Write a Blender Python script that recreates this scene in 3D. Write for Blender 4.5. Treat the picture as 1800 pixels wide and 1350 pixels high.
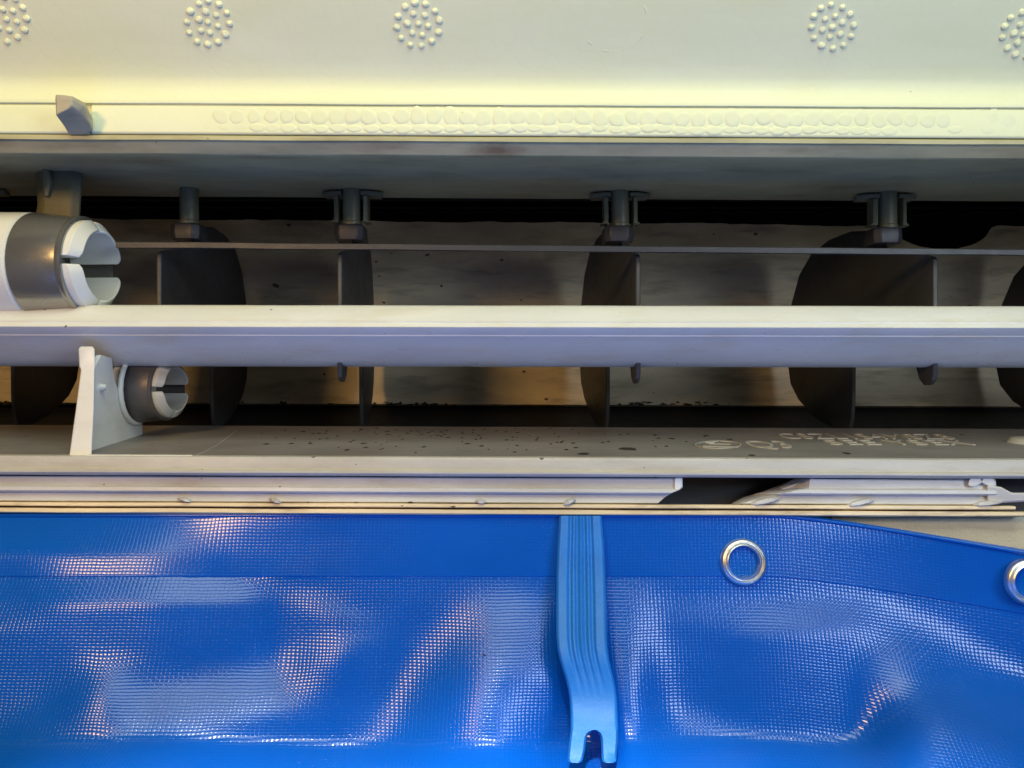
import bpy, bmesh, math, random
from mathutils import Vector, Matrix, noise

random.seed(7)
scene = bpy.context.scene
for o in list(bpy.data.objects):
    bpy.data.objects.remove(o)

# ---------------------------------------------------------------- units
# lengths below are in "u" (0.13 mm); Y is depth away from the camera, Z is up
S = 0.00013
D = 1413.0

def P(px, py, Y):
    s = (D + Y) / D
    return Vector(((px - 900) * s, Y, (675 - py) * s))

def Zof(py, Y):
    return (675 - py) * (D + Y) / D

# ---------------------------------------------------------------- camera
cam_d = bpy.data.cameras.new("camera")
cam = bpy.data.objects.new("camera", cam_d)
scene.collection.objects.link(cam)
cam.location = (0, -D * S, 0)
cam.rotation_euler = (math.radians(90), 0, 0)
cam_d.sensor_width = 36
cam_d.lens = 36 * D / 1800
cam_d.clip_start = 0.005
cam_d.clip_end = 20
scene.camera = cam

# ---------------------------------------------------------------- world
w = bpy.data.worlds.new("World")
scene.world = w
w.use_nodes = True
bg = w.node_tree.nodes["Background"]
bg.inputs[0].default_value = (0.70, 0.76, 0.95, 1)
bg.inputs[1].default_value = 0.075

# ---------------------------------------------------------------- lamps of the room
def area(name, loc, target, sx, sy, watts, col):
    l = bpy.data.lights.new(name, 'AREA')
    l.shape = 'RECTANGLE'
    l.size = sx * S
    l.size_y = sy * S
    l.energy = watts
    l.color = col
    o = bpy.data.objects.new(name, l)
    scene.collection.objects.link(o)
    o.location = Vector(loc) * S
    d = Vector(target) - Vector(loc)
    o.rotation_euler = d.to_track_quat('-Z', 'Y').to_euler()
    return o

area("ceiling_light", (150, -1600, 2050), (0, -50, 100), 2700, 1400, 0.84, (0.93, 1.0, 0.77))
area("warm_lamp", (-1300, -2150, 900), (-100, 0, 0), 440, 360, 0.44, (1.0, 0.60, 0.22))
area("window_light", (1900, -2300, 700), (300, -900, -600), 900, 900, 0.55, (0.74, 0.86, 1.0))

# unseen spot added above the blue bag, for its bright pool and blue bounce
sp = bpy.data.lights.new("bag_pool_spot", 'SPOT')
sp.energy = 14.0
sp.color = (0.86, 0.94, 1.0)
sp.use_square = True
sp.spot_size = math.radians(56)
sp.spot_blend = 0.06
sp.shadow_soft_size = 110 * S
spo = bpy.data.objects.new("bag_pool_spot", sp)
scene.collection.objects.link(spo)
spo.location = Vector((0, -1676, 2300)) * S

vs = scene.view_settings
vs.view_transform = 'Standard'
vs.look = 'None'
vs.exposure = 0
vs.gamma = 1
scene.cycles.use_denoising = True

# ---------------------------------------------------------------- materials
def _nt(name):
    m = bpy.data.materials.new(name)
    m.use_nodes = True
    nt = m.node_tree
    return m, nt, nt.nodes["Principled BSDF"]

class N:
    """small node helper"""
    def __init__(self, nt):
        self.nt = nt
    def new(self, t, **kw):
        n = self.nt.nodes.new(t)
        for k, v in kw.items():
            setattr(n, k, v)
        return n
    def link(self, a, b):
        self.nt.links.new(a, b)
    def math(self, op, a, b=None, clamp=False):
        n = self.new('ShaderNodeMath', operation=op)
        n.use_clamp = clamp
        for i, v in enumerate((a, b)):
            if v is None:
                continue
            if isinstance(v, (int, float)):
                n.inputs[i].default_value = v
            else:
                self.link(v, n.inputs[i])
        return n.outputs[0]
    def coords(self, sx, sy, sz):
        g = self.new('ShaderNodeNewGeometry')
        m = self.new('ShaderNodeMapping')
        m.inputs['Scale'].default_value = (sx / S, sy / S, sz / S)
        self.link(g.outputs['Position'], m.inputs['Vector'])
        return m.outputs[0]
    def noise(self, vec, detail=3, rough=0.55):
        n = self.new('ShaderNodeTexNoise')
        n.inputs['Scale'].default_value = 1
        n.inputs['Detail'].default_value = detail
        n.inputs['Roughness'].default_value = rough
        self.link(vec, n.inputs['Vector'])
        return n.outputs[0]
    def ramp(self, fac, a, b):
        n = self.new('ShaderNodeMapRange')
        n.inputs['From Min'].default_value = a
        n.inputs['From Max'].default_value = b
        self.link(fac, n.inputs['Value'])
        return n.outputs[0]
    def mix(self, fac, a, b):
        n = self.new('ShaderNodeMix', data_type='RGBA')
        if isinstance(fac, (int, float)):
            n.inputs[0].default_value = fac
        else:
            self.link(fac, n.inputs[0])
        for i, v in ((6, a), (7, b)):
            if isinstance(v, tuple):
                n.inputs[i].default_value = (*v, 1)
            else:
                self.link(v, n.inputs[i])
        return n.outputs[2]

def plastic(name, col, rough=0.45, vary=0.12, stain=None, stain_amt=0.0, specks=0.0,
            grain=0.35, metal=0.0, spot=None, spec=0.5, speck_size=26):
    m, nt, b = _nt(name)
    h = N(nt)
    big = h.noise(h.coords(1 / 240, 1 / 120, 1 / 60), 4)
    dark = tuple(c * (1 - vary * 1.6) for c in col)
    lite = tuple(min(1, c * (1 + vary)) for c in col)
    c = h.mix(h.ramp(big, 0.3, 0.7), dark, lite)
    if stain:
        sn = h.noise(h.coords(1 / 170, 1 / 60, 1 / 30), 5, 0.65)
        c = h.mix(h.math('MULTIPLY', h.ramp(sn, 0.5, 0.72), stain_amt), c, stain)
    if spot:
        g = h.new('ShaderNodeNewGeometry')
        mp = h.new('ShaderNodeMapping')
        (sx, sy, sz), (rx, ry, rz), scol = spot
        mp.inputs['Location'].default_value = (-sx / rx, -sy / ry, -sz / rz)
        mp.inputs['Scale'].default_value = (1 / rx / S, 1 / ry / S, 1 / rz / S)
        h.link(g.outputs['Position'], mp.inputs['Vector'])
        ln = h.new('ShaderNodeVectorMath', operation='LENGTH')
        h.link(mp.outputs[0], ln.inputs[0])
        nz = h.noise(h.coords(1 / 30, 1 / 30, 1 / 12), 3)
        ds = h.math('ADD', ln.outputs['Value'], h.math('MULTIPLY', h.math('SUBTRACT', nz, 0.5), 0.9))
        c = h.mix(h.math('MULTIPLY', h.ramp(ds, 1.0, 0.2), 0.8), c, scol)
    if specks:
        v = h.new('ShaderNodeTexVoronoi')
        v.inputs['Scale'].default_value = 1
        h.link(h.coords(0.6 / speck_size, 0.6 / speck_size, 1 / speck_size), v.inputs['Vector'])
        d = h.noise(h.coords(1 / 9, 1 / 9, 1 / 6), 2)
        dd = h.math('ADD', v.outputs['Distance'], h.math('MULTIPLY', h.math('SUBTRACT', d, 0.5), 0.25))
        size = h.noise(h.coords(1 / 130, 1 / 90, 1 / 60), 2)
        thr = h.math('MULTIPLY', h.ramp(size, 0.45, 0.75), 0.22 * specks)
        mask = h.math('LESS_THAN', dd, thr)
        c = h.mix(h.math('MULTIPLY', mask, 0.85), c, (0.02, 0.014, 0.01))
    h.link(c, b.inputs['Base Color'])
    fine = h.noise(h.coords(1 / 4.5, 1 / 4.5, 1 / 4.5), 3, 0.7)
    mid = h.noise(h.coords(1 / 40, 1 / 30, 1 / 22), 3)
    r = h.math('ADD', h.math('MULTIPLY', mid, 0.24), rough - 0.12)
    h.link(r, b.inputs['Roughness'])
    bp = h.new('ShaderNodeBump')
    bp.inputs['Strength'].default_value = grain
    bp.inputs['Distance'].default_value = 1.2 * S
    h.link(h.math('ADD', fine, h.math('MULTIPLY', mid, 1.5)), bp.inputs['Height'])
    h.link(bp.outputs[0], b.inputs['Normal'])
    b.inputs['Metallic'].default_value = metal
    b.inputs['Specular IOR Level'].default_value = spec
    return m

def foam_material():
    m, nt, b = _nt("foam_polystyrene")
    h = N(nt)
    vec = h.coords(1 / 30, 1 / 30, 1 / 30)
    wob = h.noise(h.coords(1 / 22, 1 / 22, 1 / 22), 2)
    v = h.new('ShaderNodeTexVoronoi', feature='DISTANCE_TO_EDGE')
    v.inputs['Scale'].default_value = 1
    add = h.new('ShaderNodeVectorMath', operation='ADD')
    h.link(vec, add.inputs[0])
    sc = h.new('ShaderNodeVectorMath', operation='SCALE')
    h.link(wob, sc.inputs[0])
    sc.inputs['Scale'].default_value = 0.25
    h.link(sc.outputs[0], add.inputs[1])
    h.link(add.outputs[0], v.inputs['Vector'])
    edge = h.ramp(v.outputs['Distance'], 0.0, 0.14)
    big = h.noise(h.coords(1 / 300, 1 / 200, 1 / 90), 4)
    c = h.mix(h.ramp(big, 0.3, 0.7), (0.75, 0.765, 0.47), (0.80, 0.815, 0.55))
    c = h.mix(h.math('MULTIPLY', h.math('SUBTRACT', 1.0, edge), 0.03), c, (0.55, 0.54, 0.40))
    # a few dark dust specks
    v2 = h.new('ShaderNodeTexVoronoi')
    v2.inputs['Scale'].default_value = 1
    h.link(h.coords(1 / 75, 1 / 75, 1 / 60), v2.inputs['Vector'])
    rnd = h.new('ShaderNodeSeparateColor')
    h.link(v2.outputs['Color'], rnd.inputs[0])
    thr = h.math('MULTIPLY', h.ramp(rnd.outputs[0], 0.7, 1.0), 0.045)
    c = h.mix(h.math('MULTIPLY', h.math('LESS_THAN', v2.outputs['Distance'], thr), 0.6), c, (0.2, 0.17, 0.1))
    h.link(c, b.inputs['Base Color'])
    b.inputs['Roughness'].default_value = 0.5
    b.inputs['Specular IOR Level'].default_value = 0.3
    bp = h.new('ShaderNodeBump')
    bp.inputs['Strength'].default_value = 0.05
    bp.inputs['Distance'].default_value = 1.6 * S
    fine = h.noise(h.coords(1 / 5, 1 / 5, 1 / 5), 3)
    h.link(h.math('ADD', edge, h.math('MULTIPLY', fine, 0.6)), bp.inputs['Height'])
    h.link(bp.outputs[0], b.inputs['Normal'])
    return m

def tarp_material():
    m, nt, b = _nt("blue_coated_fabric")
    h = N(nt)
    uv = h.new('ShaderNodeUVMap')
    uv.uv_map = "UVMap"
    sep = h.new('ShaderNodeSeparateXYZ')
    h.link(uv.outputs[0], sep.inputs[0])
    u, v = sep.outputs[0], sep.outputs[1]      # thread counts
    wob = h.noise(h.coords(1 / 60, 1 / 60, 1 / 60), 2)
    uu = h.math('ADD', u, h.math('MULTIPLY', wob, 0.9))
    vv = h.math('ADD', v, h.math('MULTIPLY', wob, 0.9))
    su = h.math('ABSOLUTE', h.math('SINE', h.math('MULTIPLY', uu, math.pi)))
    sv = h.math('ABSOLUTE', h.math('SINE', h.math('MULTIPLY', vv, math.pi)))
    # over-under basket: alternate which thread is on top
    chk = h.new('ShaderNodeTexChecker')
    chk.inputs['Scale'].default_value = 1
    comb = h.new('ShaderNodeCombineXYZ')
    h.link(uu, comb.inputs[0]); h.link(vv, comb.inputs[1])
    h.link(comb.outputs[0], chk.inputs['Vector'])
    a = h.math('POWER', su, 0.6)
    c_ = h.math('POWER', sv, 0.6)
    f = chk.outputs['Fac']
    over = h.math('ADD', h.math('MULTIPLY', a, h.math('ADD', h.math('MULTIPLY', f, 0.25), 0.75)),
                  h.math('MULTIPLY', c_, h.math('SUBTRACT', 1.0, h.math('MULTIPLY', f, 0.25))))
    fine = h.noise(h.coords(1 / 7, 1 / 7, 1 / 7), 2)
    hgt = h.math('ADD', over, h.math('MULTIPLY', fine, 0.25))
    att = h.new('ShaderNodeAttribute')
    att.attribute_name = "weave"
    bp = h.new('ShaderNodeBump')
    bp.inputs['Distance'].default_value = 0.26 * S
    h.link(h.math('MULTIPLY', att.outputs['Fac'], 1.0), bp.inputs['Strength'])
    h.link(hgt, bp.inputs['Height'])
    h.link(bp.outputs[0], b.inputs['Normal'])
    big = h.noise(h.coords(1 / 260, 1 / 200, 1 / 160), 3)
    col = h.mix(h.ramp(big, 0.3, 0.7), (0.001, 0.085, 0.43), (0.0015, 0.10, 0.50))
    h.link(col, b.inputs['Base Color'])
    rg = h.noise(h.coords(1 / 50, 1 / 50, 1 / 50), 3)
    h.link(h.math('ADD', h.math('MULTIPLY', rg, 0.10), 0.12), b.inputs['Roughness'])
    b.inputs['Specular IOR Level'].default_value = 0.55
    return m

M = {}
M['foam'] = foam_material()
M['duct'] = plastic("grey_duct_plastic", (0.45, 0.42, 0.23), 0.5, 0.14, (0.20, 0.14, 0.06), 0.5, 0.25,
                    spot=((-28, -52, 396), (62, 40, 14), (0.16, 0.09, 0.03)))
M['scroll'] = plastic("dusty_rear_wall_plastic", (0.68, 0.57, 0.38), 0.55, 0.16, (0.10, 0.075, 0.045), 0.5, 0.9, speck_size=34)
M['vane'] = plastic("dark_grey_vane_plastic", (0.042, 0.043, 0.047), 0.45, 0.12, (0.05, 0.045, 0.04), 0.35, 0.3)
M['pin'] = plastic("grey_pin_plastic", (0.16, 0.15, 0.085), 0.42, 0.1, None, 0, 0.3)
M['white'] = plastic("aged_white_plastic", (0.72, 0.71, 0.66), 0.38, 0.06, (0.50, 0.40, 0.24), 0.25, 0.0, 0.22)
M['cream'] = plastic("cream_louver_plastic", (0.73, 0.735, 0.69), 0.32, 0.05, (0.62, 0.54, 0.34), 0.45, 0.35, 0.3)
M['lip'] = plastic("beige_grey_lip_plastic", (0.50, 0.475, 0.42), 0.42, 0.10, (0.33, 0.26, 0.17), 0.35, 1.0, 0.3, speck_size=22)
M['trim'] = plastic("pale_trim_plastic", (0.53, 0.515, 0.50), 0.36, 0.10, (0.38, 0.30, 0.21), 0.6, 0.6, 0.25)
M['strip'] = plastic("yellowed_strip_plastic", (0.82, 0.65, 0.38), 0.42, 0.14, (0.26, 0.14, 0.05), 0.9, 0.7, 0.35)
M['bush'] = plastic("white_bushing_plastic", (0.76, 0.75, 0.66), 0.42, 0.05, None, 0, 0.1, 0.3)
M['sleeve'] = plastic("grey_metal_sleeve", (0.36, 0.35, 0.32), 0.24, 0.12, (0.24, 0.21, 0.16), 0.4, 0.0, 0.08, metal=0.75)
M['shaded_grimy_sleeve'] = plastic("shaded_grimy_metal_sleeve", (0.15, 0.135, 0.13), 0.36, 0.2, (0.09, 0.07, 0.05), 0.7, 0.4, 0.2, metal=0.5)  # lower sleeve: shade under the bar put into a darker colour, plus brown grime
M['shaded_grimy_bush'] = plastic("shaded_grimy_bushing_plastic", (0.56, 0.54, 0.47), 0.45, 0.1, (0.3, 0.26, 0.2), 0.5, 0.4, 0.3)  # lower bushing: greyer copy with the shade mixed into its grimy colour
M['black'] = plastic("gap_shade_black", (0.022, 0.022, 0.024), 0.6, 0.1, None, 0, 0, 0.3, spec=0.3)
M['fan'] = plastic("black_fan_plastic", (0.014, 0.014, 0.016), 0.5, 0.1, None, 0, 0, 0.2, spec=0.3)
M['inner'] = plastic("dark_grey_casing_plastic", (0.075, 0.075, 0.08), 0.6, 0.15, None, 0, 0, 0.3)
M['wall'] = plastic("beige_plaster", (0.64, 0.59, 0.45), 0.75, 0.16, (0.34, 0.29, 0.2), 0.5, 0.5, 0.9)
M['tool'] = plastic("blue_nylon", (0.010, 0.18, 0.58), 0.5, 0.06, None, 0, 0, 0.4)
M['chrome'] = plastic("nickel_plated_brass", (0.80, 0.79, 0.76), 0.32, 0.05, (0.5, 0.46, 0.4), 0.3, 0, 0.08, metal=1.0)
M['dirt'] = plastic("black_mould_fleck", (0.025, 0.017, 0.012), 0.8, 0.2, None, 0, 0, 0.3)
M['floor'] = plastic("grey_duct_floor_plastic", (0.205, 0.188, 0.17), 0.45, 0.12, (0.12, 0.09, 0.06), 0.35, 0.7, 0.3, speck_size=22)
M['tab'] = plastic("grey_tab_plastic", (0.42, 0.385, 0.27), 0.45, 0.1, (0.2, 0.17, 0.12), 0.4, 0.2)
M['print'] = plastic("cream_raised_lettering", (0.40, 0.37, 0.31), 0.4, 0.05, None, 0, 0, 0.2)
M['tarp'] = tarp_material()

# ---------------------------------------------------------------- object helpers
WPOS = {}

def empty(name, loc_u, label, cat):
    o = bpy.data.objects.new(name, None)
    scene.collection.objects.link(o)
    o.empty_display_size = 0.01
    o.location = Vector(loc_u) * S
    WPOS[o.name] = Vector(loc_u) * S
    o["label"] = label
    o["category"] = cat
    return o

def link_obj(name, me, wpos, parent):
    o = bpy.data.objects.new(name, me)
    scene.collection.objects.link(o)
    if parent is not None:
        o.parent = parent
        o.location = wpos - WPOS[parent.name]
    else:
        o.location = wpos
    WPOS[o.name] = wpos.copy()
    return o

def mk(name, verts, faces, mat, parent=None, bevel=0.0, angle=35, origin=None, seg=2):
    """verts in u, world space"""
    vs_ = [Vector(v) * S for v in verts]
    if origin is None:
        lo = Vector((min(v.x for v in vs_), min(v.y for v in vs_), min(v.z for v in vs_)))
        hi = Vector((max(v.x for v in vs_), max(v.y for v in vs_), max(v.z for v in vs_)))
        c = (lo + hi) / 2
    else:
        c = Vector(origin) * S
    me = bpy.data.meshes.new(name)
    me.from_pydata([v - c for v in vs_], [], faces)
    bm = bmesh.new()
    bm.from_mesh(me)
    bmesh.ops.remove_doubles(bm, verts=bm.verts, dist=1e-8)
    bmesh.ops.recalc_face_normals(bm, faces=bm.faces)
    bm.to_mesh(me)
    bm.free()
    me.materials.append(mat)
    for p in me.polygons:
        p.use_smooth = True
    me.set_sharp_from_angle(angle=math.radians(angle))
    o = link_obj(name, me, c, parent)
    if bevel:
        b = o.modifiers.new("bevel", 'BEVEL')
        b.width = bevel * S
        b.segments = seg
        b.limit_method = 'ANGLE'
        b.angle_limit = math.radians(32)
        b.harden_normals = False
    return o

def loft_data(sections, caps=True, closed=True):
    n = len(sections[0])
    verts, faces = [], []
    for s in sections:
        verts += [tuple(v) for v in s]
    for i in range(len(sections) - 1):
        rng = range(n) if closed else range(n - 1)
        for j in rng:
            k = (j + 1) % n
            faces.append((i * n + j, i * n + k, (i + 1) * n + k, (i + 1) * n + j))
    if caps and closed:
        faces.append(tuple(range(n)))
        faces.append(tuple((len(sections) - 1) * n + j for j in reversed(range(n))))
    return verts, faces

def loft(name, sections, mat, parent=None, caps=True, closed=True, **kw):
    v, f = loft_data(sections, caps, closed)
    return mk(name, v, f, mat, parent, **kw)

XL, XR = -2100, 2100

def extr(name, prof, mat, parent=None, x0=XL, x1=XR, slope=0.0, nx=1, wav=0.0, **kw):
    """prof: closed list of (py, Y); straight run along X; slope = drop per unit x"""
    secs = []
    for i in range(nx + 1):
        x = x0 + (x1 - x0) * i / nx
        secs.append([(x, Y, Zof(py, Y) - slope * x + (wav * noise.noise(Vector((x / 160, j * 3.1, 0))) if wav else 0))
                     for j, (py, Y) in enumerate(prof)])
    return loft(name, secs, mat, parent, **kw)

def rot_z(a):
    return Matrix.Rotation(a, 3, 'Z')

def tube(name, pts, r, mat, parent=None, n=8, radii=None):
    pts = [Vector(p) for p in pts]
    secs = []
    for i, p in enumerate(pts):
        t = (pts[min(i + 1, len(pts) - 1)] - pts[max(i - 1, 0)]).normalized()
        a = t.orthogonal().normalized() if i == 0 else (a - t * a.dot(t)).normalized()
        b = t.cross(a)
        rr = radii[i] if radii else r
        secs.append([p + (a * math.cos(2 * math.pi * k / n) + b * math.sin(2 * math.pi * k / n)) * rr for k in range(n)])
    return loft(name, secs, mat, parent, angle=60)

# ================================================================ AIR CONDITIONER
ac = empty("air_conditioner", (0, 100, -230),
           "open wall air conditioner outlet with foam edge, grey vanes and cream louver bar", "air conditioner")

# ---- casing shell behind everything
extr("casing", [(-560, 120), (-560, 1100), (1010, 1100), (1010, 1060), (-500, 1060), (-500, 120)], M['inner'], ac)
for sx in (XL - 40, XR):
    mk("side_panel", [(sx + dx, y, z) for dx in (0, 40) for y in (120, 1100) for z in (-600, 1000)],
       [(0, 1, 3, 2), (4, 5, 7, 6), (0, 1, 5, 4), (2, 3, 7, 6), (0, 2, 6, 4), (1, 3, 7, 5)], M['inner'], ac)

# ---- polystyrene edge at the top
FS = 0.005
foam_prof = [(-220, -190), (-120, -165), (-40, -136), (20, -112), (70, -90), (110, -73), (135, -63), (150, -60),
             (160, -61), (168, -63.2), (176, -65.8), (182, -68), (184.5, -67.6), (186, -64), (190, -60), (210, -59.5), (239.3, -61), (239.3, 118), (-220, 118)]
foam = extr("foam_edge", foam_prof, M['foam'], ac, slope=FS, nx=60, wav=0.8, angle=50)
foam["label"] = "cream polystyrene foam edge with beads and dot clusters"

# raised lip of beads (separate slab left and right of the hook)
lip_prof = [(187, -61), (188.5, -65), (192, -66.3), (236, -66.3), (239.3, -64), (239.3, -58), (187, -58)]
foam_lips = []
for a, b in ((XL, P(122, 210, -66).x), (P(160, 210, -66).x, XR)):
    foam_lips.append(extr("foam_lip", lip_prof, M['foam'], foam, x0=a, x1=b, slope=FS, nx=1, bevel=2.5))

def dome_mesh(name, r, h, mat, n=12, rings=3, squash=1.0, seed=0):
    """dome pointing to -Y"""
    rr = random.Random(seed)
    ph = [1 + rr.uniform(-0.09, 0.09) for _ in range(n)]
    vs_ = [(0, -h, 0)]
    fs = []
    for i in range(1, rings + 1):
        t = i / rings
        for k in range(n):
            a = 2 * math.pi * k / n
            q = r * t * (1 + (ph[k] - 1) * t)
            vs_.append((q * math.cos(a), -h * (1 - t ** 5) if t < 1 else h * 0.35, q * math.sin(a) * squash))
    for k in range(n):
        fs.append((0, 1 + k, 1 + (k + 1) % n))
    for i in range(rings - 1):
        for k in range(n):
            a = 1 + i * n + k
            b = 1 + i * n + (k + 1) % n
            fs.append((a, a + n, b + n, b))
    me = bpy.data.meshes.new(name)
    me.from_pydata([Vector(v) * S for v in vs_], [], fs)
    bm = bmesh.new(); bm.from_mesh(me)
    bmesh.ops.recalc_face_normals(bm, faces=bm.faces)
    if sum(f.normal.y for f in bm.faces) > 0:
        bmesh.ops.reverse_faces(bm, faces=bm.faces)
    bm.to_mesh(me); bm.free()
    for p in me.polygons:
        p.use_smooth = True
    me.materials.append(mat)
    return me

bead_meshes = [dome_mesh("foam_bead", 18.6, 1.5, M['foam'], 14, 5, 0.95, s) for s in range(5)]
for row, (py, off) in enumerate(((207.5, 0), (227, 15))):
    px = -60 + off
    i = 0
    while px < 1880:
        if not 100 < px < 185:
            vis = min(1, max(0, (px - 230) / 350)) * min(1, max(0.25, (1850 - px) / 450))
            sc = random.uniform(0.82, 1.0)
            depth = -66.3 + (1 - vis) * 2.0 + random.uniform(-0.3, 0.6)
            c = P(px, py + random.uniform(-3, 1.5), depth)
            c.z -= FS * c.x
            o = link_obj("foam_bead", bead_meshes[random.randrange(5)], c * S, foam)
            o.scale = (sc, 1, sc * (0.92 if row == 0 else 0.54))
            o.rotation_euler = (0, random.uniform(0, 6.28) if row == 0 else 0, 0)
        px += random.uniform(26.5, 31)

# dot clusters moulded into the foam face
dot_me = dome_mesh("foam_dot", 6.0, 3.2, M['foam'], 12, 5, 1.0, 3)

def foam_Y(py):
    for (a, ya), (b, yb) in zip(foam_prof, foam_prof[1:]):
        if a <= py <= b:
            return ya + (yb - ya) * (py - a) / (b - a)
    return -60

for ci, (cx, cy, rot) in enumerate(((10, 38, 0.2), (366, 42, 0.3), (735, 43, 0.1), (1463, 43, -0.3), (1800, 56, 0.15))):
    spots = [(0, 0)]
    for k in range(6):
        spots.append((18.5, rot + k * math.pi / 3))
    for k in range(12):
        spots.append((37, rot + 0.26 + k * math.pi / 6))
    for r_, a_ in spots:
        x = cx + r_ * math.cos(a_) + random.uniform(-1, 1)
        y = cy + r_ * 1.04 * math.sin(a_) + random.uniform(-1, 1)
        c = P(x, y, foam_Y(y))
        c.z -= FS * c.x
        o = link_obj("foam_dot", dot_me, c * S, foam)
        o.rotation_euler = (0.25, random.uniform(0, 6), 0)
        s_ = random.uniform(0.85, 1.12)
        o.scale = (s_, 1, s_)
arc = []
for k in range(40):
    a = math.radians(-25 + k * 195 / 39)
    x = 1077 + 60 * math.cos(a); y = 32 + 58 * math.sin(a)
    p = P(x, y, foam_Y(y) + 0.6 + random.uniform(-.5, .9)); p.z -= FS * p.x
    arc.append(p)
tube("mould_ring", arc, 1.0, M['foam'], foam, 6)

# ---- grey hook tab at the upper left
def poly3(pts):
    return [P(*p) for p in pts]
hk = [poly3([(122, 238, -66), (152, 238, -66), (164, 228, -66), (163, 206, -66), (140, 196, -66), (118, 210, -66)]),
      poly3([(112, 222, -92), (138, 217, -92), (160, 222, -88), (159, 200, -88), (150, 180, -92), (116, 190, -92)]),
      poly3([(101, 207, -118), (124, 194, -118), (140, 196, -112), (148, 186, -112), (128, 169, -118), (97, 172, -118)]),
      poly3([(98, 203, -126), (120, 191, -126), (127, 184, -124), (126, 172, -124), (118, 168, -126), (98, 165, -126)])]
loft("hook_tab", hk, M['tab'], ac, bevel=2.0, angle=40)

# ---- upper duct wall (front edge, ledge, ceiling of the outlet)
up_prof = [(240.6, -62), (243, -66), (249, -66), (251, -60), (273, -44), (276, -38), (278.5, 4), (300, 92), (325, 205), (346, 318), (349, 332),
           (346, 340), (330, 344), (225, 344), (221, 60)]
upper = extr("upper_duct_wall", up_prof, M['duct'], ac, slope=0.0055, nx=50, wav=0.7, angle=30)

# ---- cross-flow fan in the dark throat
fan_c, fan_r = (720, 690), 235
bm_v, bm_f = [], []
for k in range(36):
    a = 2 * math.pi * k / 36
    c1 = (fan_c[0] + fan_r * math.cos(a), fan_c[1] + fan_r * math.sin(a))
    c2 = (fan_c[0] + (fan_r - 55) * math.cos(a + .22), fan_c[1] + (fan_r - 55) * math.sin(a + .22))
    n_ = Vector((c2[1] - c1[1], c1[0] - c2[0])).normalized() * 3
    sec = [(c1[0] + n_.x, c1[1] + n_.y), (c2[0] + n_.x, c2[1] + n_.y), (c2[0] - n_.x, c2[1] - n_.y), (c1[0] - n_.x, c1[1] - n_.y)]
    v, f = loft_data([[(x, y, z) for y, z in sec] for x in (XL + 60, XR - 60)])
    o_ = len(bm_v)
    bm_v += v
    bm_f += [tuple(i + o_ for i in q) for q in f]
fan = mk("fan_drum", bm_v, bm_f, M['fan'], ac)
fan["kind"] = "stuff"

# ---- rear wall of the outlet (scroll), with a ragged top edge
def scroll_top(px):
    t = 391 + 3.0 * noise.noise(Vector((px / 90, 1.3, 0))) + 2.0 * noise.noise(Vector((px / 25, 4.1, 0)))
    d = (px - 1655) / 88
    if abs(d) < 1:
        t += 40 * math.sqrt(1 - d * d)
    return t + 0.008 * (px - 900)
sc_rows = [(0, 690), (0.12, 738), (0.25, 768), (0.40, 790), (0.55, 802), (0.70, 804), (0.82, 798), (0.92, 784), (0.985, 770), (1.0, 764)]
secs = []
for i in range(261):
    px = -420 + i * 2640 / 260
    top = scroll_top(px)
    s = []
    for t, Y in sc_rows:
        py = top + (711 + 0.004 * (px - 900) + 0.8 * noise.noise(Vector((px / 12, 9, 0))) - top) * t
        s.append(P(px, py, Y))
    for t, Y in reversed(sc_rows):
        py = top + (714 + 0.004 * (px - 900) - top) * t
        s.append(P(px, py, Y + 14))
    secs.append(s)
loft("rear_duct_wall", secs, M['scroll'], ac, angle=50)

# black strip, the shade of the gap below the rear wall put in as colour
extr("gap_shade_strip", [(716, 785), (742, 700), (770, 560), (800, 480), (900, 480), (900, 900), (716, 900)], M['black'], ac)

# ---- vertical vanes
VY0, VY1, VY2, VYP = 87.0, 401.0, 730.0, 299.0
near_px = [-144, 279, 597, 1122, 1645, 2168]
vane_out = [(274, 402), (272, 428), (240, 436), (120, 443), (92, 447), (87, 454), (87, 560), (87, 654), (92, 665), (104, 672), (122, 673), (138, 662),
            (150, 640), (170, 618), (360, 610), (392, 618), (400, 640), (401, 700), (406, 735), (418, 750), (440, 757), (500, 748), (585, 730),
            (672, 700), (718, 672), (733, 640), (730, 590), (712, 530), (668, 480), (600, 442), (510, 418), (410, 403), (326, 402)]

def vane_x(k, Y):
    xn = (near_px[k] - 900) * (D + VY0) / D
    t = max(0, (Y - VY0) / (VY2 - VY0))
    return xn - 50 * t ** 1.35

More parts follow.
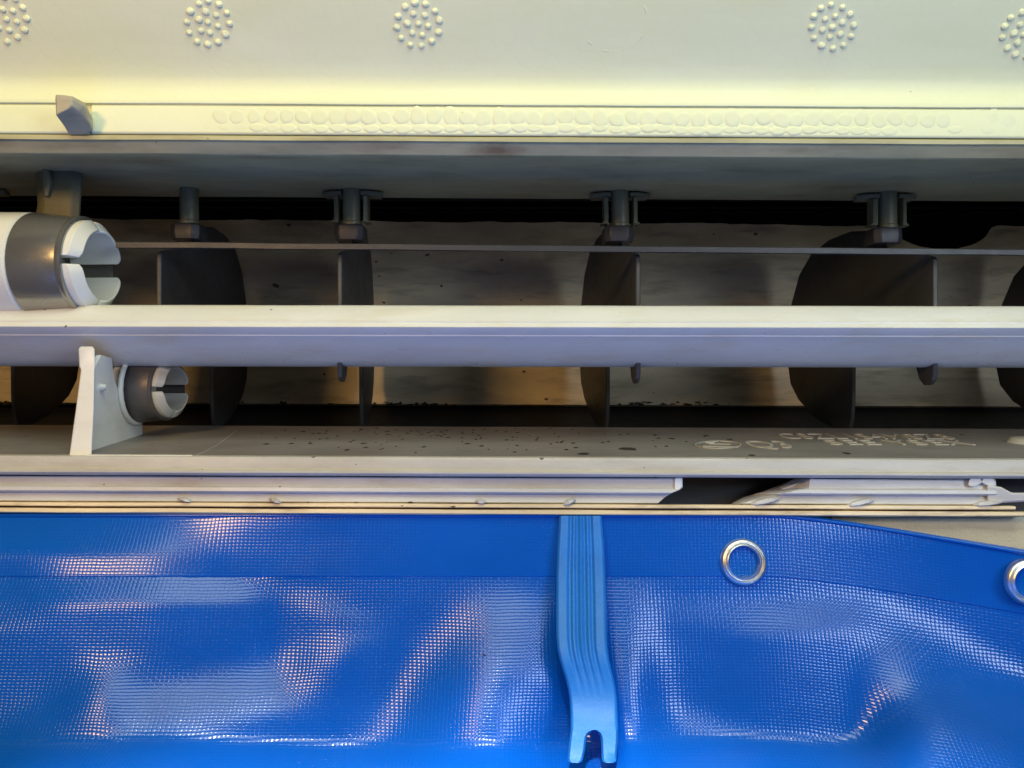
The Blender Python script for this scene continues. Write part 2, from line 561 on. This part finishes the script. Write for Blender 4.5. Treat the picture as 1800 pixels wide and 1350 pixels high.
for k in range(6):
    sl = 0.006 * vane_x(k, 300)
    th = 4.5
    secs = []
    for sgn in (-1, 1):
        secs.append([(vane_x(k, Y) + sgn * th, Y, Zof(min(py, 632) if k == 1 and Y < 170 else py, Y) - sl) for Y, py in vane_out])
    root = loft("vane", secs, M['vane'], ac, bevel=2.2, angle=40)
    xp = vane_x(k, VYP)
    s_ = (D + VYP) / D
    z1, z0 = Zof(291, VYP) - sl, Zof(402, VYP) - sl
    prof = [(0, z0 - 4), (21, z0 - 4), (21, z0 + 2), (19, z0 + 4), (19, z1 - 4), (15, z1), (0, z1)]
    ns = 20
    loft("pin", [[(xp + r * math.cos(2 * math.pi * q / ns), VYP - 42 + r * math.sin(2 * math.pi * q / ns), z) for r, z in prof] for q in range(ns + 1)],
         M['pin'], root, caps=False, closed=False, angle=40)
    # shoulder block under the pin
    zb = Zof(432, VYP) - sl
    sh = []
    for z, wx, wy in ((z0 - 2, 26, 24), (z0 - 6, 30, 27), (zb + 14, 31, 28), (zb, 28, 26)):
        sh.append([(xp + wx * cx - 4, VYP - 36 + wy * cy, z) for cx, cy in ((-1, -.6), (-.6, -1), (.6, -1), (1, -.6), (1, 1), (-1, 1))])
    loft("shoulder", sh, M['vane'], root, bevel=2, angle=35)
    if k == 1:
        continue
    # C-shaped holder on the wall edge
    zf = Zof(349, VYP) - sl
    hold = [(xp + x, VYP - 46 + y) for x, y in ((-64, 8), (-40, -4), (-20, -8), (-20, 26), (20, 26), (20, -8), (40, -4), (64, 8), (58, 36), (-58, 36))]
    loft("holder_flange", [[(x, y, zf + dz) for x, y in hold] for dz in (-6, 3)], M['pin'], root, bevel=1.6, angle=30)
    for sg in (-1, 1):
        xa = xp + sg * 31
        loft("holder_clip", [[(xa + sg * w0 - sg * 5, VYP - 50 + y, z) for w0, y in ((0, -8), (9, -4), (9, 26), (0, 26))]
                             for z in (zf - 8, z0 + 6)] +
             [[(xa + sg * w0 - sg * 5, VYP - 50 + y, z0 + 1) for w0, y in ((0, -8), (16, -4), (16, 26), (0, 26))]], M['pin'], root, bevel=1.4)

# ---- link rod
extr("link_rod", [(430.5, 70), (431.5, 66), (440.5, 66), (442, 70), (442, 82), (430.5, 82)], M['vane'], ac,
     x0=P(205, 430, 70).x, x1=XR, slope=0.0085, nx=40, wav=1.0, angle=50)

# ---- cream louver bar across the middle
bar_prof = [(537, 44), (537.6, 36), (540, 28), (552, 15), (560, 7), (562.5, 5), (565, 1.5), (567.5, 1.5), (573, -2.5), (575, -4.5), (577, -3),
            (589, 14), (591, 14.5), (603, 32), (607, 37), (622, 60), (633, 78), (640, 92), (644, 106), (645, 118), (640, 132), (560, 132), (540, 80)]
extr("louver_bar", bar_prof, M['cream'], ac, slope=0.0015, nx=50, wav=0.5, angle=28)

# ---- bearings: sleeve, split bushing of four segments
def bearing(root, cx, cy, cz, r, ang, sleeve_len, axial, hub_len, mats):
    R = rot_z(ang)
    C = Vector((cx, cy, cz))
    def T(x, a, rad):
        return C + R @ Vector((x, rad * math.cos(a), rad * math.sin(a)))
    ns = 48
    x_end = -0.14 * r
    prof = [(x_end - sleeve_len, r * 0.86), (x_end - sleeve_len, r * 1.085), (x_end - sleeve_len + 3, r * 1.1), (x_end - 0.12 * r, r), (x_end - 0.1 * r, r * 1.015),
            (x_end - 0.02 * r, r * 1.015), (x_end, r * .99), (x_end, r * 0.93), (x_end - sleeve_len * .6, r * .9)]
    loft("sleeve", [[T(x, 2 * math.pi * q / ns, rad) for x, rad in prof] for q in range(ns + 1)], M[mats[0]], root, caps=False, angle=40)
    hp = [(x_end - sleeve_len - hub_len, r * .8), (x_end - sleeve_len - hub_len, r * 1.12), (x_end - sleeve_len - 6, r * 1.1), (x_end - sleeve_len + 2, r * 1.0),
          (x_end - sleeve_len + 2, r * .8)]
    loft("hub", [[T(x, 2 * math.pi * q / ns, rad) for x, rad in hp] for q in range(ns + 1)], M[mats[1]], root, caps=False, angle=30)
    for q in range(4):
        gap = {0: 0.20, 1: 0.05, 2: 0.09, 3: 0.05}
        a0 = q * math.pi / 2 + gap[q]
        a1 = (q + 1) * math.pi / 2 - gap[(q + 1) % 4]
        secs = []
        na = 14
        for i in range(na + 1):
            t = i / na
            a = a0 + (a1 - a0) * t
            e = abs(2 * t - 1)
            L = axial * r * (1 - 0.16 * e ** 5)
            xo = -L * 0.02
            ro, ri = 0.93 * r, 0.70 * r
            secs.append([T(-0.95 * r, a, ro), T(-0.16 * r, a, ro), T(0.0 - 0.05 * r * e ** 10, a, ro), T(0.03 * r - .05 * r * e ** 10, a, ro * .965),
                         T(axial * r - .08 * r * e ** 8, a, ri * 1.05), T(axial * r - .02 * r - .08 * r * e ** 8, a, ri), T(-0.95 * r, a, ri)])
        loft("bushing_segment", secs, M[mats[1]], root, bevel=0.01 * r, angle=30)
    return T

# upper bearing, hanging from the upper wall on a dark bracket
cu = P(168, 468, 62)
br_secs = []
for py, a, b, ya, yb in ((284, 52, 150, 118, 190), (300, 62, 146, 112, 190), (360, 66, 142, 105, 185), (400, 58, 140, 100, 180), (430, 40, 140, 92, 175), (452, 30, 140, 90, 170)):
    br_secs.append([P(a, py, ya + 14), P(a + 12, py, ya), P(b - 18, py, ya), P(b, py, ya + 14), P(b, py, yb), P(a, py, yb)])
brk = loft("bearing_bracket", br_secs, M['pin'], ac, bevel=3, angle=40)
bearing(brk, cu.x, cu.y, cu.z, 89, math.radians(-2.5), 92, 0.17, 130, ('sleeve', 'bush'))
tube("bracket_rib", [P(80, 288, 108), P(84, 320, 104), P(82, 345, 102)], 8, M['pin'], brk, 10, [6, 9, 4])

# lower bearing on a white bracket standing on the lip
cl = P(303, 684, 150)
LX = -733
def lipZ(Y):
    return Zof(803, -60) + (Zof(750, 300) - Zof(803, -60)) * (Y + 60) / 360.0
arm = [poly3([(121, 804, -58), (161, 804, -58), (161, 800, -30), (127, 800, -30)]),
       poly3([(133, 720, -32), (165, 720, -32), (165, 720, -2), (138, 720, -2)]),
       poly3([(142, 650, -10), (166, 650, -10), (168, 650, 20), (146, 650, 20)]),
       poly3([(139, 644, -8), (167, 645, -8), (169, 645, 22), (142, 644, 22)]),
       poly3([(138, 614, -6), (166, 614, -6), (166, 614, 20), (141, 614, 20)]),
       poly3([(141, 609, -2), (163, 609, -2), (163, 609, 18), (143, 609, 18)])]
lbr = loft("bearing_bracket", arm, M['white'], ac, bevel=2.0, angle=35)
gus = [(-32, lipZ(-32) - 2), (40, lipZ(40) - 2), (120, lipZ(120) - 2), (183, lipZ(183) - 2), (183, lipZ(183) + 24), (168, lipZ(183) + 44), (120, -40), (90, -20), (70, 10), (60, 48),
       (20, 52), (-2, 30), (-10, -20)]
loft("gusset", [[(LX + dx, y, z) for y, z in gus] for dx in (-9, 0)], M['white'], lbr, bevel=1.8)
rim = []
for q in range(15):
    a = math.radians(100 + 16 * q)
    rim.append((LX + 4, 150 + 66 * math.cos(a), cl.z + 66 * math.sin(a)))
tube("gusset_rim", rim, 5, M['white'], lbr, 8)
bearing(lbr, cl.x, cl.y, cl.z, 60, math.radians(-8), 60, 0.17, 18, ('shaded_grimy_sleeve', 'shaded_grimy_bush'))
tube("bracket_stub", [P(170, 682, 20), P(180, 681, 18), P(187, 680, 18)], 6, M['white'], lbr, 10, [7, 7, 4])

# ---- lower lip
LS = 0.004
floor_p = [(750.5, 300), (752, 294), (776, 110), (802, -52), (804, -52), (830, 290), (830, 300)]
lip_p = [(802.6, -50), (803.2, -60), (805, -67), (809, -69), (824, -70), (826, -70.5), (827.5, -74), (829.5, -77), (833, -77.5),
         (836, -75), (838, -69), (838, -20), (820, -20), (812, -50)]
extr("lip_edge", lip_p, M['lip'], ac, slope=LS, nx=60, wav=0.5, angle=28)
lip = extr("duct_floor", floor_p, M['floor'], ac, slope=LS, nx=60, wav=0.5, angle=28)

def lip_point(px, py):
    # intersect the viewing line of a measured point with the sloping lip surface
    lo, hi = -60.0, 300.0
    for _ in range(40):
        m_ = (lo + hi) / 2
        p = P(px, py, m_)
        if p.z + LS * p.x > lipZs(m_):
            lo = m_
        else:
            hi = m_
    return P(px, py, (lo + hi) / 2)
def lipZs(Y):
    pts = [(-52, Zof(802, -52)), (110, Zof(776, 110)), (294, Zof(752, 294))]
    for (a, za), (b, zb) in zip(pts, pts[1:]):
        if Y <= b:
            return za + (zb - za) * (Y - a) / (b - a)
    return pts[-1][1]

# raised moulded lettering on the lip
def lettering(text, px, py_base, py_top, width_px, mat=M['print']):
    cu_ = bpy.data.curves.new("moulded_lettering", 'FONT')
    cu_.body = text
    cu_.size = 1.0
    cu_.extrude = 0.03
    cu_.offset = -0.008
    tmp = bpy.data.objects.new("tmp", cu_)
    scene.collection.objects.link(tmp)
    bpy.context.view_layer.update()
    me = bpy.data.meshes.new_from_object(tmp.evaluated_get(bpy.context.evaluated_depsgraph_get()))
    bpy.data.objects.remove(tmp)
    xs = [v.co.x for v in me.vertices]; ys = [v.co.y for v in me.vertices]
    x0, x1, y0, y1 = min(xs), max(xs), min(ys), max(ys)
    A = lip_point(px, py_base)
    B = lip_point(px + width_px, py_base)
    Tp = lip_point(px, py_top)
    base_Y, top_Y = A.y, Tp.y
    verts = []
    for v in me.vertices:
        fx = (v.co.x - x0) / (x1 - x0)
        fy = (v.co.y - y0) / (y1 - y0)
        Y = base_Y + (top_Y - base_Y) * fy
        x = A.x + (B.x - A.x) * fx
        z = lipZs(Y) - LS * x + 0.2 + (1.6 if v.co.z > 0 else -1.0)
        verts.append((x, Y, z))
    faces = [tuple(p.vertices) for p in me.polygons]
    bpy.data.meshes.remove(me)
    return mk("moulded_lettering", verts, faces, mat, lip, angle=30)

lettering("CSZL1S4MSZ8", 1380, 771.5, 763, 300)
lettering("SEE YSEX", 1462, 782, 774, 250)
lettering("Q3", 1328, 790, 776, 74)
# oval mark left of the lettering, with a bar through it
ov = []
for k in range(29):
    a = 2 * math.pi * k / 28
    p = lip_point(1262 + 40 * math.cos(a), 783 + 6.5 * math.sin(a)); p.z += 1
    ov.append(p)
tube("moulded_oval", ov, 1.3, M['print'], lip, 6)
for (a, b, y) in ((1246, 1284, 781.5), (1236, 1262, 785.5), (1262, 1298, 786.5), (1240, 1256, 779)):
    tube("moulded_bar", [lip_point(a, y) + Vector((0, 0, 1)), lip_point(b, y + .4) + Vector((0, 0, .4))], 1.6, M['print'], lip, 6)
# cream oval boss at the right edge
bo = dome_mesh("oval_boss", 40, 9, M['print'], 20, 4, 0.9, 1)
o = link_obj("oval_boss", bo, (lip_point(1806, 778) + Vector((0, 0, 1))) * S, lip)
o.rotation_euler = (math.radians(-85), 0, 0)
# fine hair-like mould line
hair = []
for k in range(13):
    t = k / 12
    p = lip_point(345 + 71 * t, 800 - 43 * t ** 1.35); p.z += 0.6
    hair.append(p)
tube("mould_line", hair, 0.9, M['print'], lip, 5)
# thin ledge line in front of the bracket
tube("ledge_line", [P(150, 801.0, -60), P(250, 801.4, -60), P(338, 801.8, -60)], 2.2, M['white'], lip, 6)

# mould flecks lying on the lip and the rear wall
fv, ff = [], []
def fleck(c, ax, ay, seed, up):
    rr = random.Random(seed)
    n = 7
    b0 = len(fv)
    fv.append(tuple(c + up * 1.5))
    for k in range(n):
        a = 2 * math.pi * k / n
        q = rr.uniform(0.55, 1.2)
        fv.append(tuple(c + ax * math.cos(a) * q + ay * math.sin(a) * q + up * 0.25))
    for k in range(n):
        ff.append((b0, b0 + 1 + k, b0 + 1 + (k + 1) % n))
rr = random.Random(21)
spots = [(1100, 789, 12), (1112, 790, 9), (1024, 797.5, 8), (905, 795, 4), (616, 777, 5), (640, 779.5, 5), (609, 791, 6), (822, 780, 6), (846, 784, 5), (1180, 771, 6),
         (745, 785.5, 5), (812, 770, 4), (1488, 797, 8), (1283, 772.5, 6), (1242, 766, 5), (1690, 764.5, 4), (1322, 800.5, 6), (468, 780.5, 5), (562, 772, 3), (575, 758, 3), (534, 759, 3)]
for i in range(110):
    spots.append((rr.triangular(420, 1300, 700), rr.triangular(752, 799, 757), rr.uniform(1.4, 4.2)))
for i, (x, y, r) in enumerate(spots):
    fleck(lip_point(x, y), Vector((r * rr.uniform(1, 1.5), rr.uniform(-2, 2), 0)), Vector((0, r * 1.6, 0.12 * r)), i, Vector((0, -.3, 1)))
fl = mk("mould_flecks", fv, ff, M['dirt'], lip)
fl["kind"] = "stuff"
fv, ff = [], []
for i, (x, y, r) in enumerate([(902, 682.5, 8), (934, 678, 5), (921, 653, 4), (1090, 679, 4), (1166, 677, 3), (1230, 670, 3), (345, 680, 5), (1715, 712, 4), (1137, 705, 3)]):
    fleck(P(x, y, 793), Vector((r * 1.2, 0, 0)), Vector((0, 0, r * .8)), 100 + i, Vector((0, -1, 0)))
for i in range(60):
    x = rr.choice((rr.uniform(650, 800), rr.uniform(1070, 1260), rr.uniform(420, 660), rr.uniform(0, 60)))
    fleck(P(x, 709.5 + rr.uniform(-3, 2), 758), Vector((rr.uniform(3, 11), 0, 0)), Vector((0, 0, rr.uniform(1.5, 4))), 200 + i, Vector((0, -1, 0)))
fl2 = mk("mould_flecks", fv, ff, M['dirt'], ac)
fl2["kind"] = "stuff"

# ---- dark casing face behind the trim
extr("front_casing", [(836, 40), (908, 40), (908, 110), (836, 110)], M['inner'], ac, slope=LS)

# ---- trim covers under the lip
cov = [(839, -40), (840, -60), (856, -62), (858, -65), (859, -71), (865, -73), (867, -71), (868.5, -63), (872, -63), (883, -68), (884.5, -66), (884.5, -40)]
# left cover, right end cut at a slant
left_end = [1199, 1200, 1200, 1197, 1194, 1182, 1178, 1176, 1170, 1157, 1155, 1155]
secs = []
for i in range(41):
    t = i / 40
    s = []
    for (py, Y), xe in zip(cov, left_end):
        e = P(xe, py, Y)
        x = XL + (e.x - XL) * t
        s.append((x, Y, Zof(py, Y) - LS * x + 0.5 * noise.noise(Vector((x / 120, py, 0)))))
    secs.append(s)
loft("trim_cover", secs, M['trim'], ac, angle=25)
# cream end block of the left cover
loft("cover_end", [[P(1186, 839.5, -64), P(1199, 839.5, -64), P(1200, 855, -64), P(1195, 861, -64), P(1186, 865, -70)],
                   [P(1186, 839.5, -20), P(1199, 839.5, -20), P(1200, 855, -20), P(1195, 861, -20), P(1186, 865, -20)]], M['cream'], ac, bevel=1.5)
# right cover with a sloping left end
st = [1424, 1424, 1422, 1412, 1404, 1380, 1372, 1362, 1345, 1304, 1300, 1300]
secs = []
back = [(P(x - 24 + 8 * (j / 11), py, Y + 34)) for j, ((py, Y), x) in enumerate(zip(cov, [1424, 1420, 1392, 1384, 1378, 1352, 1346, 1340, 1326, 1304, 1302, 1302]))]
secs.append([v + Vector((0, 0, -LS * v.x)) for v in back])
for t in [i / 12 for i in range(13)]:
    s = []
    for (py, Y), xa in zip(cov, st):
        A = P(xa, py, Y); B = P(1752, py, Y)
        x = A.x + (B.x - A.x) * t
        dy = 3 * t if py < 850 else 0
        s.append((x, Y + dy, Zof(py, Y) - LS * x + 0.6 * noise.noise(Vector((x / 90, py, 5)))))
    secs.append(s)
loft("trim_cover", secs, M['trim'], ac, angle=25)
# hook arm and latch at its right end
loft("cover_arm", [poly3([(1735, 852, -70), (1735, 884, -70), (1735, 884, -24), (1735, 852, -24)]),
                   poly3([(1760, 856, -72), (1762, 884, -72), (1762, 884, -26), (1760, 856, -26)]),
                   poly3([(1778, 866, -74), (1780, 883, -74), (1780, 883, -34), (1778, 866, -34)]),
                   poly3([(1840, 866, -80), (1840, 880, -80), (1840, 880, -40), (1840, 866, -40)])], M['trim'], ac, bevel=3, angle=40)
for cx, rot in ((1715, 0.45), (1737, -0.45)):
    secs = []
    for y in (-68, -50):
        s = []
        for k in range(14):
            a = 2 * math.pi * k / 14
            lx, lz = 14 * math.cos(a) * (1 - 0.3 * math.sin(a)), 9 * math.sin(a)
            c, s2 = math.cos(rot), math.sin(rot)
            p = P(cx, 844.5, y)
            s.append((p.x + lx * c - lz * s2, y, p.z + lx * s2 + lz * c))
        secs.append(s)
    loft("latch_leaf", secs, M['bush'], ac, bevel=2, angle=40)
# small clips along the covers
def clip(px, py, ln, ht, tilt, mat):
    secs = []
    for t, k in ((0, .25), (0.2, .8), (0.5, 1), (0.8, .8), (1, .2)):
        x = px - ln / 2 + ln * t
        y = py + tilt * (t - .5) * ln
        h = ht * k
        secs.append([P(x, y - h * .55, -66), P(x, y - h * .3, -66 - 12 * k), P(x, y + h * .4, -66 - 15 * k), P(x, y + h * .55, -68)])
    return loft("clip", secs, mat, ac, bevel=0.8, angle=40)
for px, py, ln, ht, ti in ((325, 878.5, 26, 8, .22), (484, 880, 22, 9, .3), (845, 881.5, 18, 9, .1), (1000, 882.5, 24, 10, -.35),
                           (1345, 880.5, 52, 12, -.2), (1512, 883.5, 50, 11, -.2), (1738, 884, 56, 11, -.12)):
    clip(px, py, ln, ht, ti, M['trim'])
# the two yellowed base strips
extr("base_strip", [(885.2, -64), (886.5, -74), (891.5, -75), (893, -72), (893, -10), (885.2, -10)], M['strip'], ac, x1=P(1772, 890, -54).x, slope=LS, nx=50, wav=0.6, angle=30)
extr("base_strip", [(895.6, -70), (896.8, -76), (903, -77), (905, -74), (905.5, -20), (895.6, -20)], M['strip'], ac, x1=P(1790, 900, -56).x, slope=LS, nx=50, wav=0.9, angle=30)
loft("bracket_stub", [poly3([(1440, 907, -56), (1464, 907, -56), (1464, 930, -56), (1440, 930, -56)]), poly3([(1440, 907, -51), (1464, 907, -51), (1464, 930, -51), (1440, 930, -51)])],
     M['inner'], ac, bevel=2)

# ================================================================ WALL
wall = extr("wall", [(908.5, -50), (2300, -50), (2300, 320), (908.5, 320)], M['wall'], None, x0=-3000, x1=3000)
wall["kind"] = "structure"

# ================================================================ TARPAULIN
tarp_root = empty("tarpaulin", P(900, 1350, -300), "glossy blue woven tarpaulin with eyelets hanging below the outlet", "tarpaulin")

def seg_d(px, py, a, b):
    ax, ay = a; bx, by = b
    dx, dy = bx - ax, by - ay
    t = max(0, min(1, ((px - ax) * dx + (py - ay) * dy) / (dx * dx + dy * dy)))
    qx, qy = ax + t * dx, ay + t * dy
    return math.hypot(px - qx, py - qy), (px - ax) * -dy / math.hypot(dx, dy) + (py - ay) * dx / math.hypot(dx, dy)

# where the sheet leans back more: (from, to, half width, extra lean)
LEAN = [((-80, 1040), (430, 1034), 26, .34), ((-60, 1080), (30, 1078), 28, .26), ((540, 1046), (645, 1092), 17, .26),
        ((30, 1290), (190, 1185), 38, .30), ((250, 1262), (490, 1205), 52, .30), ((480, 1185), (650, 1105), 24, .22),
        ((730, 1290), (890, 1090), 72, .30), ((890, 1060), (965, 1150), 46, .28), ((860, 1200), (900, 1290), 40, .2),
        ((1095, 1040), (1110, 1210), 34, .28), ((1310, 1088), (1540, 1076), 32, .28), ((1140, 1290), (1290, 1335), 55, .34),
        ((1600, 1150), (1820, 1270), 62, .42), ((1200, 1075), (1290, 1062), 25, .16)]

def lean(px, py, top):
    h = py - top
    if h < 112:
        return 0.19 + 0.19 * math.exp(-((px - 190) / 165) ** 4)
    k = 0.20
    acc = 0.0
    for a, b, wd, am in LEAN:
        if abs(py - (a[1] + b[1]) / 2) > abs(a[1] - b[1]) / 2 + 2.6 * wd:
            continue
        d, _ = seg_d(px, py, a, b)
        acc = max(acc, am * math.exp(-(d / (wd * 1.12)) ** 4))
    k += 1.02 * acc
    k += 0.06 * noise.noise(Vector((px / 150, py / 70, 2.2))) + 0.035 * noise.noise(Vector((px / 45, py / 30, 7.7)))
    # the sheet turns forward low down, higher up on the right
    e = 1 / (1 + math.exp(-(px - 1580) / 22.0))
    yb = 1308 - 6 * math.sin(px / 170) - e * 120
    k += (1.0 - 0.55 * e) / (1 + math.exp(-(py - yb) / 7.0))
    return k

GX0, GDX, GNX, GDH, GNH = -300.0, 8.0, 301, 2.5, 202
TAB = []
def tarp_table():
    for j in range(GNX):
        px = GX0 + GDX * j
        top = tarp_top(px)
        acc, col = 0.0, []
        for i in range(GNH):
            col.append(acc)
            acc += GDH * lean(px, top + GDH * (i + .5), top)
        TAB.append(col)
    for _ in range(36):                     # ease the columns into each other
        new = [[(TAB[max(0, j - 1)][i] + 2 * TAB[j][i] + TAB[min(GNX - 1, j + 1)][i]) / 4 for i in range(GNH)] for j in range(GNX)]
        TAB[:] = new

def tarp_Y(px, py):
    if not TAB:
        tarp_table()
    h = max(0.0, py - tarp_top(px))
    fj = min(max((px - GX0) / GDX, 0), GNX - 1.001)
    fi = min(max(h / GDH, 0), GNH - 1.001)
    j, i = int(fj), int(fi)
    u, v = fj - j, fi - i
    acc = (TAB[j][i] * (1 - v) + TAB[j][i + 1] * v) * (1 - u) + (TAB[j + 1][i] * (1 - v) + TAB[j + 1][i + 1] * v) * u
    Y = -64 - acc
    Y -= max(0, 1 - h / 150) * min(1, h / 40) * 3.0 * noise.noise(Vector((px / 260, py / 90, 4.4)))
    # left side eases towards the viewer
    if px < 620:
        Y -= 0.00009 * (620 - px) ** 2 * min(1, h / 70)
    # right corner curls towards the viewer
    Y -= 70 * max(0, (px - 1380) / 420) ** 2 * math.exp(-h / 260)
    # hem is a doubled layer
    if h < 112:
        Y -= 1.5
    return Y

def tarp_top(px):
    if px < 1330:
        return 901.0
    t = px - 1330
    return 901 + 0.172 * t - 0.075 * 130 * (1 - math.exp(-t / 130)) - 0.0 + (-0.097 * 60 * (1 - math.exp(-t / 60)))

tv, tf, tuv, tw, last = [], [], [], [], []
NX, = (300,)
rows = [0, 3, 7, 14, 24, 36, 48, 60, 72, 84, 96, 104, 110.5, 111.9, 112.6, 114, 118, 124]
rows += [124 + 5.0 * i for i in range(1, 75)] + [494 + 30 * i for i in range(1, 32)]
px0, px1 = -260, 2060
for i, h in enumerate(rows):
    for j in range(NX + 1):
        px = px0 + (px1 - px0) * j / NX
        py = tarp_top(px) + h
        Y = tarp_Y(px, py)
        if h <= 494:
            p = P(px, py, Y)
            if h == 494:
                last.append(p)
        else:                                   # the bag sweeps forward under the camera
            q = h - 494
            p = last[j] + Vector(((px - 900) * 0.0008 * q, -q * 2.2, -q * 0.10 + 10 * noise.noise(Vector((px / 200, q / 150, 3)))))
        tv.append(p)
# arc-length like uv
uvs = []
for i, h in enumerate(rows):
    for j in range(NX + 1):
        px = px0 + (px1 - px0) * j / NX
        uvs.append((tv[i * (NX + 1) + j].x / 6.3, h * (1.0 if h < 112 else 1.0) / 5.8))
        hem = 1.0 if h > 112.3 else 0.55
        tw.append(hem)
W1 = NX + 1
for i in range(len(rows) - 1):
    for j in range(NX):
        tf.append((i * W1 + j, (i + 1) * W1 + j, (i + 1) * W1 + j + 1, i * W1 + j + 1))
cen = Vector(P(900, 1150, -100)) * S
me = bpy.data.meshes.new("tarp_sheet")
me.from_pydata([v * S - cen for v in tv], [], tf)
me.materials.append(M['tarp'])
uvl = me.uv_layers.new(name="UVMap")
for lp in me.loops:
    uvl.data[lp.index].uv = uvs[lp.vertex_index]
at = me.attributes.new("weave", 'FLOAT', 'POINT')
for i, v in enumerate(tw):
    at.data[i].value = v
for p in me.polygons:
    p.use_smooth = True
sheet = link_obj("tarp_sheet", me, cen, tarp_root)
sol = sheet.modifiers.new("thickness", 'SOLIDIFY')
sol.thickness = 3.5 * S
sol.offset = -1

# rolled hem cord along the top edge
ed = []
for j in range(90):
    px = -250 + j * 2290 / 89
    y = tarp_top(px) + 5
    ed.append(P(px, y, tarp_Y(px, y) - 0.5))
tube("hem_fold", ed, 3.4, M['tarp'], tarp_root, 8)

# small dark nick in the sheet
nk = P(851, 1152, tarp_Y(851, 1152) - 0.8)
mk("nick", [nk + Vector(v) for v in ((-2, 0, 5), (0, -.6, 1), (3, 0, 1), (1, -.3, -1), (0.5, 0, -6), (-1.2, -.3, -1))],
   [(0, 1, 5), (1, 2, 3), (1, 3, 5), (5, 3, 4)], M['dirt'], tarp_root)

# eyelets
def tarp_normal(px, py):
    a = P(px + 6, py, tarp_Y(px + 6, py)) - P(px - 6, py, tarp_Y(px - 6, py))
    b = P(px, py + 6, tarp_Y(px, py + 6)) - P(px, py - 6, tarp_Y(px, py - 6))
    n = a.cross(b).normalized()
    return n if n.y < 0 else -n

def eyelet(px, py, r, extra=None):
    c = P(px, py, tarp_Y(px, py))
    n = tarp_normal(px, py)
    if extra:
        n = (n + Vector(extra)).normalized()
    t1 = n.cross(Vector((0, 0, 1))).normalized()
    t2 = n.cross(t1)
    prof = [(1.0, -2.0), (1.0, 1.5), (0.975, 5.5), (0.92, 9.0), (0.86, 9.6), (0.80, 7.0), (0.76, 9.5), (0.71, 10.5), (0.67, 8.5), (0.65, 3.0), (0.645, -7.0), (0.74, -8.0)]
    secs = []
    for q in range(41):
        a = 2 * math.pi * q / 40
        secs.append([c + (t1 * math.cos(a) + t2 * math.sin(a)) * r * k + n * h for k, h in prof])
    return loft("eyelet", secs, M['chrome'], tarp_root, caps=False, angle=50)
eyelet(1306, 988, 38.5)
eyelet(1806, 1022, 37, (0.35, 0, 0.1))

# ================================================================ TRIM TOOL
tool_root = empty("pry_tool", P(1040, 1340, -250), "bright blue ribbed plastic pry tool with forked end, in front of the tarpaulin", "pry tool")
# centre line: (py, centre px, half width px, gap in front of tarp)
line = [(906.6, 1020.5, 37.4, 7), (930, 1020.8, 38.8, 10), (970, 1021, 41.5, 16), (1010, 1021, 43.2, 19), (1050, 1021.5, 44.0, 23), (1090, 1021.8, 44.6, 28), (1120, 1022.3, 44.6, 32), (1140, 1023.8, 44.2, 34),
        (1158, 1027, 43.6, 34), (1176, 1031.5, 43, 31), (1194, 1036.5, 42.4, 27), (1212, 1040.5, 42, 24), (1230, 1043, 41.8, 22), (1255, 1044.3, 41.6, 21), (1283, 1044.8, 41.8, 20)]
def smooth_tarp_Y(py):
    pts = [(y, min(tarp_Y(x, y) for x in (985, 1005, 1025, 1045, 1065, 1085))) for y in (900, 1013, 1130, 1240, 1345)]
    for (a, ya), (b, yb) in zip(pts, pts[1:]):
        if py <= b:
            return ya + (yb - ya) * (py - a) / (b - a)
    return pts[-1][1]
secs = []
ng = 57
for i, (py, cx, hw, gap) in enumerate(line):
    Y = smooth_tarp_Y(py) - gap
    fade = 1.0 if py < 1150 else max(0.0, 1 - (py - 1150) / 66)
    s = []
    for k in range(ng):
        t = -1 + 2 * k / (ng - 1)
        e = 1 - max(0, (abs(t) - 0.86) / 0.14) ** 2
        groove = 0
        if abs(t) < 0.6:
            groove = 5.2 * (0.5 - 0.5 * math.cos(2 * math.pi * (t + 0.6) / 1.2 * 4)) * fade
        s.append(P(cx + hw * t, py, Y - 6 * e + groove))
    s.append(P(cx + hw * .97, py, Y + 9))
    s.append(P(cx - hw * .97, py, Y + 9))
    secs.append(s)
handle = loft("handle", secs, M['tool'], tool_root, angle=45)
Yf = lambda py: smooth_tarp_Y(py) - 20
for sg in (-1, 1):
    # fork prong: outer edge, inner edge of the slot
    if sg < 0:
        rowsP = [(1283, 1003.0, 1044.8), (1288, 1002.5, 1036), (1295, 1001.5, 1031.5), (1305, 1000.3, 1030), (1318, 999, 1028.5), (1332, 997.5, 1025.5), (1338, 998.5, 1023), (1341, 1003, 1019)]
    else:
        rowsP = [(1283, 1044.8, 1086.6), (1288, 1052, 1086.6), (1295, 1055.5, 1086.5), (1305, 1056.5, 1086), (1318, 1057, 1085), (1332, 1057.8, 1083.8), (1338, 1059, 1083), (1341, 1063, 1079)]
    secs = []
    for py, a, b in rowsP:
        Y = Yf(py)
        th = 1.0 if py < 1325 else 1 - (py - 1325) / 24
        ins = min(4, (b - a) * .2)
        secs.append([P(a, py, Y - 1 * th), P(a + ins, py, Y - 6 * th), P(b - ins, py, Y - 6 * th), P(b, py, Y - 1 * th), P(b - 1, py, Y + 9 * th), P(a + 1, py, Y + 9 * th)])
    loft("fork_prong", secs, M['tool'], tool_root, angle=45)
